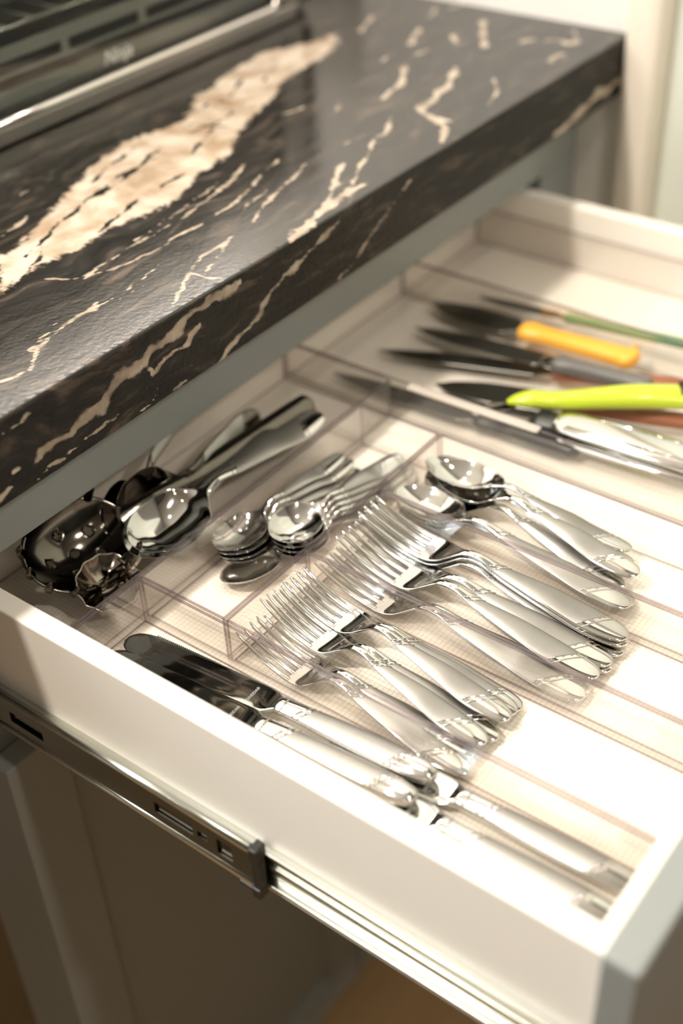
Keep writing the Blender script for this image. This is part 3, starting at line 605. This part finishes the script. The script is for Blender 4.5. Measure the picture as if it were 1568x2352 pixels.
P = fork_proto('salad_fork', '')
scatter(P, [
 ('nearest fork of all, flat on the liner beside the knife bin wall', (17, -80.4, 22), (6.5, -262, 4.5), 0),
 ('fork partly hidden under the nearest fork, its end to the right of it', (24, -81, 18.5), (20, -256.5, 3), 0),
 ('third fork end from the knife bin, topmost of the slanting pair', (43, -80.5, 32), (30, -259.5, 8), 2),
 ('fourth fork end from the knife bin, under the slanting pair', (49, -80.5, 27), (40, -262, 4), 0),
 ('fork with wide satin handle lying on top in the middle of the first fork bin', (66, -81, 32), (53.5, -262, 10), 0),
 ('fork just under the top one, second from right in the first fork bin', (69.5, -80.5, 28.5), (63, -261, 6.5), -2),
 ('rightmost fork of the first fork bin, against its far wall', (71.2, -80.2, 24.5), (70.5, -260.5, 3), 0),
])
P = fork_proto('dinner_fork', '', 211.0)
scatter(P, [
 ('nearest long fork of the second fork bin, lying on one other', (103, -80.5, 23), (99, -289.5, 6), 0),
 ('long fork almost hidden beneath the nearest one of the second fork bin', (108, -81, 19), (106, -289, 2.6), 0),
 ('long fork in the middle of the second fork bin with bare satin handle', (127, -81.5, 31), (118, -289, 9), 2),
 ('long fork right of the middle one, its mirror end shining', (134, -81, 28), (135, -289.5, 7), 0),
 ('long fork at the bottom of the middle pile of the second fork bin', (139, -80.5, 24.5), (134, -291, 3), 0),
 ('topmost of the three stacked forks against the spoon bin wall', (154, -81, 36), (157.5, -289, 12), 0),
 ('middle of the three stacked forks against the spoon bin wall', (155, -80.7, 32), (156.5, -290, 8.2), 0),
 ('lowest of the three stacked forks against the spoon bin wall', (156, -80.4, 27.5), (151.5, -290.5, 3.5), 0),
])
P = spoon_proto('tablespoon', '', 178.0)
scatter(P, [
 ('top spoon of the back pile, bowl up, its handle ending furthest right', (231, -92, 30), (215, -268, 15), -6),
 ('spoon under the top one of the back pile, handle just left of it', (231, -83, 20), (208.5, -262, 6), -12),
 ('back spoon of the pile whose handle lies along the far wall', (232, -81, 30), (239, -251, 13), 8),
 ('spoon under the back one, its tip showing below the far wall handle', (232, -82, 17), (233, -256, 6), 5),
])
P = spoon_proto('soup_spoon', '', 196.0, 19.5, 58.0, 8.5)
scatter(P, [
 ('front spoon of the third bin, topmost of three nested bowls', (194.5, -80.5, 25), (187, -276, 11), 4),
 ('middle spoon of the three nested bowls at the dinner forks', (195, -80, 20), (193.5, -275, 7), 4),
 ('lowest spoon of the three nested bowls at the dinner forks', (195.5, -80, 15), (199, -274, 3), 4),
])
P = spoon_proto('teaspoon', '', 154.0, 18.0, 50.0, 8.0)
scatter(P, [
 ('top teaspoon of the left nested stack, bowl facing up', (68, -10, 19.5), (215, -12, 17), 0),
 ('second teaspoon from the top of the left nested stack', (68.5, -11.5, 16.4), (218, -19, 12), 0),
 ('third teaspoon from the top of the left nested stack', (68, -13, 13.2), (216, -27, 7), 0),
 ('bottom teaspoon of the left nested stack', (69, -14, 10.3), (217, -33, 3), 0),
 ('top teaspoon of the right tilted stack with a long bright handle', (99, -36, 21), (242, -50, 14), -16),
 ('second teaspoon of the right tilted stack', (98.5, -37.5, 17.8), (243, -55, 10), -16),
 ('third teaspoon of the right tilted stack', (98, -39, 14.6), (242, -60, 6), -16),
 ('lowest teaspoon of the right tilted stack, against the fork wall', (97.5, -40.5, 11.4), (240, -65, 3), -16),
 ('dark looking teaspoon lying alone on the bin floor in front of the stacks', (52, -27, 8.5), (201, -66, 2.6), 12),
])
P = knife_proto('table_knife', '')
scatter(P, [
 ('table knife nearest the forks with its whole blade and maker mark in view', (-25.5, -8, 3.5), (-14.5, -252, 14), 0),
 ('table knife half hidden behind the near drawer side, blade to the back', (-45, -8, 3.5), (-35, -252, 14), 0),
])
P = knife_proto('table_knife', '', 92.0)
scatter(P, [
 ('front table knife next to the drawer side, its handle in the front corner', (-38.5, -177, 4.0), (-37.5, -386, 9), 0),
 ('front table knife next to the empty fork bin floor, handle in the front corner', (-16, -176, 3.6), (-12.5, -384, 8), 0),
])

# ------------------------------------------------------------------ serving pieces in the back bin
SV = 'serving pieces in the back bin'
P = spoon_proto('serving_spoon', '', 222.0, 25.5, 74.0, 15.0, SV)
scatter(P, [
 ('large shiny serving spoon with its bowl facing up in the back bin', (22, 26, 36), (236, 25, 30), -14),
 ('large serving spoon lying under the shiny one, only its rim in view', (20, 27, 31), (243, 40, 24), -14),
])
P = spoon_proto('dark_serving_spoon', '', 205.0, 27.0, 74.0, 12.0, SV, [M['darkened_steel'], M['satin']])
scatter(P, [
 ('dark looking serving spoon on edge right behind the large shiny spoon', (35, 52, 36), (212, 70, 27), -58),
 ('dark looking serving spoon behind the pasta server, its handle sticking up at the back', (28, 60, 28), (150, 92, 64), -60),
])
def server(name, label, R, cup, hl, teeth, holes, mats):
    t = thing(name, label, 'serving utensil', (0, 0, 0), SV); nu, nv = 60, 22; mb = MB(); vs = []
    for j in range(nv + 1):
        r = j / nv
        for i in range(nu):
            a = 2 * math.pi * i / nu; wv = 1 + (0.03 * math.cos(12 * a) if teeth == 'wave' else 0) * r
            vs.append((R * .82 * r * wv * math.sin(a), hl + R + R * r * wv * math.cos(a), 3 + cup * r ** 2.2))
    fs = []
    for j in range(nv):
        for i in range(nu):
            c = (j + .5) / nv; a = 2 * math.pi * (i + .5) / nu; px, py = R * .82 * c * math.sin(a), R * c * math.cos(a)
            if any(math.hypot(px - hx, py - hy) < hr for hx, hy, hr in holes): continue
            fs.append((j * nu + i, j * nu + (i + 1) % nu, (j + 1) * nu + (i + 1) % nu, (j + 1) * nu + i))
    mb.add(vs, fs, 0, True); bo = mb.build('bowl', mats[0], t); so = bo.modifiers.new('thickness', 'SOLIDIFY'); so.thickness = 0.0015; so.offset = 1
    if teeth == 'teeth':
        for a in np.linspace(-2.3, 2.3, 11):
            x, y = R * .82 * math.sin(a), hl + R + R * math.cos(a)
            MB().tube([(x * .96, hl + R + (y - hl - R) * .96, 2 + cup), (x * 1.04, hl + R + (y - hl - R) * 1.04, 3 + cup + 8), (x * 1.05, hl + R + (y - hl - R) * 1.05, 3 + cup + 15)], [3.2, 2.6, 0.6], 8).build('tooth', mats[0], t)
    h = MB(); zr = 3 + cup
    loft(h, [(0, 6, 3, 3, 0, 0), (3, 6, 8, 4, 0, 0), (20, 6, 8.5, 4, 0, .6), (hl * .6, 9, 6.6, 4, 0, .5), (hl * .9, zr + 1, 5, 4, 0, .3), (hl + 6, zr - .5, 7, 2.4, 0, 0)], 40, 16, .8); h.build('handle', mats[1], t)
    return t, (0, 0, 6), (0, hl + 2 * R, 3 + cup)
holes = [(0, 0, 3.4)] + [(15 * math.cos(a), 18 * math.sin(a), 2.9) for a in np.arange(0.2, 6.2, 1.26)]
T_ = server('pasta_server', 'big dark looking pasta server with holes and teeth at the left end of the back bin', 38, 16, 175, 'teeth', holes, (M['darkened_steel'], M['darkened_steel']))
aim(T_[0], (246, 42, 30), (-40, 66, 34), T_[1], T_[2], math.radians(-32))
holes = [(x, y, 2.0) for x in (-8, 8) for y in (-9, 9)]
T_ = server('slotted_spoon', 'small scalloped slotted spoon in front of the dark looking pasta server', 26, 9, 120, 'wave', holes, (M['bronze_tinted_steel'], M['steel']))
aim(T_[0], (150, 62, 10), (-30, 24, 20), T_[1], T_[2], math.radians(-28))

# ------------------------------------------------------------------ kitchen knives in the wide bin
def kitchen_knife(name, label, bl, bw, hl, hw, ht, bm, hm, tip, end, roll=0, ferrule=None, knob=False):
    t = thing(name, label, 'kitchen knife', (0, 0, 0), 'kitchen knives in the wide bin')
    h = MB()
    loft(h, [(0, 8, hw * .35, ht * .5, 0, 0), (2, 8, hw * .85, ht * .85, 0, 0), (8, 8, hw * 1.15 if knob else hw, ht, 0, 0), (16, 8, hw, ht, 0, 0), (hl * .45, 8, hw * .92, ht, 0, 0), (hl * .8, 8, hw * .86, ht * .95, 0, 0), (hl - 5, 8, hw * 1.12, ht, 0, 0), (hl, 8, hw * .9, ht * .85, 0, 0)], 40, 16, .75)
    ho = h.build('handle', hm, t)
    if knob: MB().tube([(hw * .5, 9, 8 + ht * .3), (hw * 1.5, 9, 8 + ht * .3)], [2.5, 2], 10).build('hang_loop', hm, t)
    if ferrule: b2 = MB(); loft(b2, [(hl - 2, 8, hw * .95, ht * .9, 0, 0), (hl + 6, 8, hw * .9, ht * .8, 0, 0), (hl + 12, 8, hw * .7, ht * .5, 0, 0)], 10, 14, .8); b2.build('bolster', ferrule, t)
    b = MB()
    loft(b, [(hl - 1, 8, hw * .55, 3, 0, 0), (hl + 6, 8, hw * .7, 2.2, 0, 0), (hl + 12, 8, bw, 2, 0, 0), (hl + bl * .55, 8, bw * .95, 1.7, 0, 0), (hl + bl * .85, 8, bw * .6, 1.4, 0, 0), (hl + bl, 8, .8, 1, 0, 0)], 36, 12, .4, dx=[0, bw * .3])
    b.build('blade', bm, t)
    aim(t, end, tip, (0, 0, 8), (0, hl + bl, 8), math.radians(roll))
kitchen_knife('utility_knife', 'kitchen knife with yellow handle and short dark blade', 102, 17, 112, 12, 14, M['blade_grey'], M['yellow'], (464, 72, 9), (462, -143, 20), 4, None, True)
kitchen_knife('chef_knife', 'kitchen knife with black handle and steel collar beside the yellow one', 150, 13, 92, 9, 13, M['blade_grey'], M['grey_handle'], (419, 60, 8), (420, -176, 28), 4, M['steel'])
kitchen_knife('carving_knife', 'long carving knife with reddish wooden handle left of the black one', 160, 11, 112, 9, 12, M['blade_grey'], M['wood'], (371, 66, 6), (455, -192, 14), 3)
kitchen_knife('broad_knife', 'broad bladed knife with red wooden handle under the lime tool', 118, 22, 118, 9.5, 12, M['blade_grey'], M['wood'], (347, -10, 8), (412, -225, 14), 8)
kitchen_knife('slicing_knife', 'thin dark slicing knife lying along the left wall of the wide bin', 150, 10, 95, 8, 10, M['blade_grey'], M['black'], (318, 78, 6), (330, -160, 9), 0)
kitchen_knife('green_knife', 'knife with flat dark green handle by the far drawer side', 90, 9, 125, 6, 8, M['blade_grey'], M['green'], (498, 40, 10), (508, -180, 22), 10)

def lime_tool():
    t = thing('vegetable_peeler', 'lime green handled peeler lying across the wooden knife handles', 'peeler', (0, 0, 0))
    h = MB()
    loft(h, [(0, 9, 5, 6, 0, 0), (3, 9, 11, 12, 0, 0), (14, 10, 14, 17, 0, 0), (50, 11, 13.5, 18, 0, 0), (95, 9, 10.5, 16, 0, 0), (120, 8, 9.5, 14, 0, 0), (138, 10, 9.8, 13, 0, 0), (152, 9, 6.5, 9, 0, 0), (160, 7, 2.5, 4, 0, 0)], 56, 20, .95)
    h.build('handle', M['lime'], t)
    MB().tube([(-8, 12, 17.6), (8, 12, 17.6)], [3.5, 3.5], 12).build('hang_hole', M['black'], t)
    b = MB(); loft(b, [(152, 4, 3, 2.4, 0, 0), (160, 3, 7, 1.6, 1, 0), (172, 2, 7, 1.5, 1.5, 0), (179, 2, 3, 1.2, .5, 0)], 24, 14, .7); b.build('blade', M['darkened_steel'], t)
    aim(t, (418.5, -216, 32), (331, -92, 32), (0, 0, 9), (0, 160, 8), 0)
lime_tool()
def steel_tool():
    t = thing('steel_tool', 'broad polished steel hinged tool with grooved handle and black pivot', 'kitchen tool', (0, 0, 0))
    def arm(name, z0, w, tilt):
        b = MB(); loft(b, [(0, z0, w * .5, 3, 0, 0), (4, z0, w * .9, 4, 0, .6), (60, z0 + 1, w, 5, 0, 2.2), (120, z0 + tilt, w * .92, 5, 0, 2.4), (150, z0 + tilt, w * .8, 4, 0, 1.6), (158, z0 + tilt, w * .5, 3, 0, .6)], 40, 20, .7)
        for sx in (-1, 1): b.tube([(sx * w * .55, 42, z0 + 4.6), (sx * w * .55, 100, z0 + tilt + 4), (sx * w * .5, 146, z0 + tilt + 3)], 0.9, 6)
        b.tube([(-w * .55, 42, z0 + 4.6), (w * .55, 42, z0 + 4.6)], 0.9, 6)
        return b.build(name, M['steel'], t)
    arm('upper_arm', 17, 17, 1); arm('lower_arm', 5, 15, 0)
    h = MB(); loft(h, [(150, 8, 5, 8, 0, 0), (158, 10, 11, 18, 0, 0), (172, 10, 12, 18, 0, 0), (180, 9, 6, 10, 0, 0)], 20, 16, .8); h.build('pivot', M['black'], t)
    aim(t, (352, -292, 18), (337, -120, 18), (0, 0, 10), (0, 172, 10), math.radians(-4))
steel_tool()
sp = MB(); loft(sp, [(0, 1.3, 3.5, 2.4, 0, 0), (1.5, 1.3, 4.6, 2.6, 0, 0), (60, 1.3, 4.8, 2.6, 0, 0), (118, 1.3, 4.6, 2.6, 0, 0), (120, 1.3, 3.8, 2.2, 0, 0)], 20, 14, .6)
spo = sp.build('pale_rim_strip', M['plastic_clear'], None, (300.3, -139, 37.4)); spo.rotation_euler = (0, 0, math.radians(1.5))  # added strip standing in for the thick bright rim of the bin wall
tag(spo, 'pale translucent strip added along the thick left rim of the knife bin', 'rim strip')
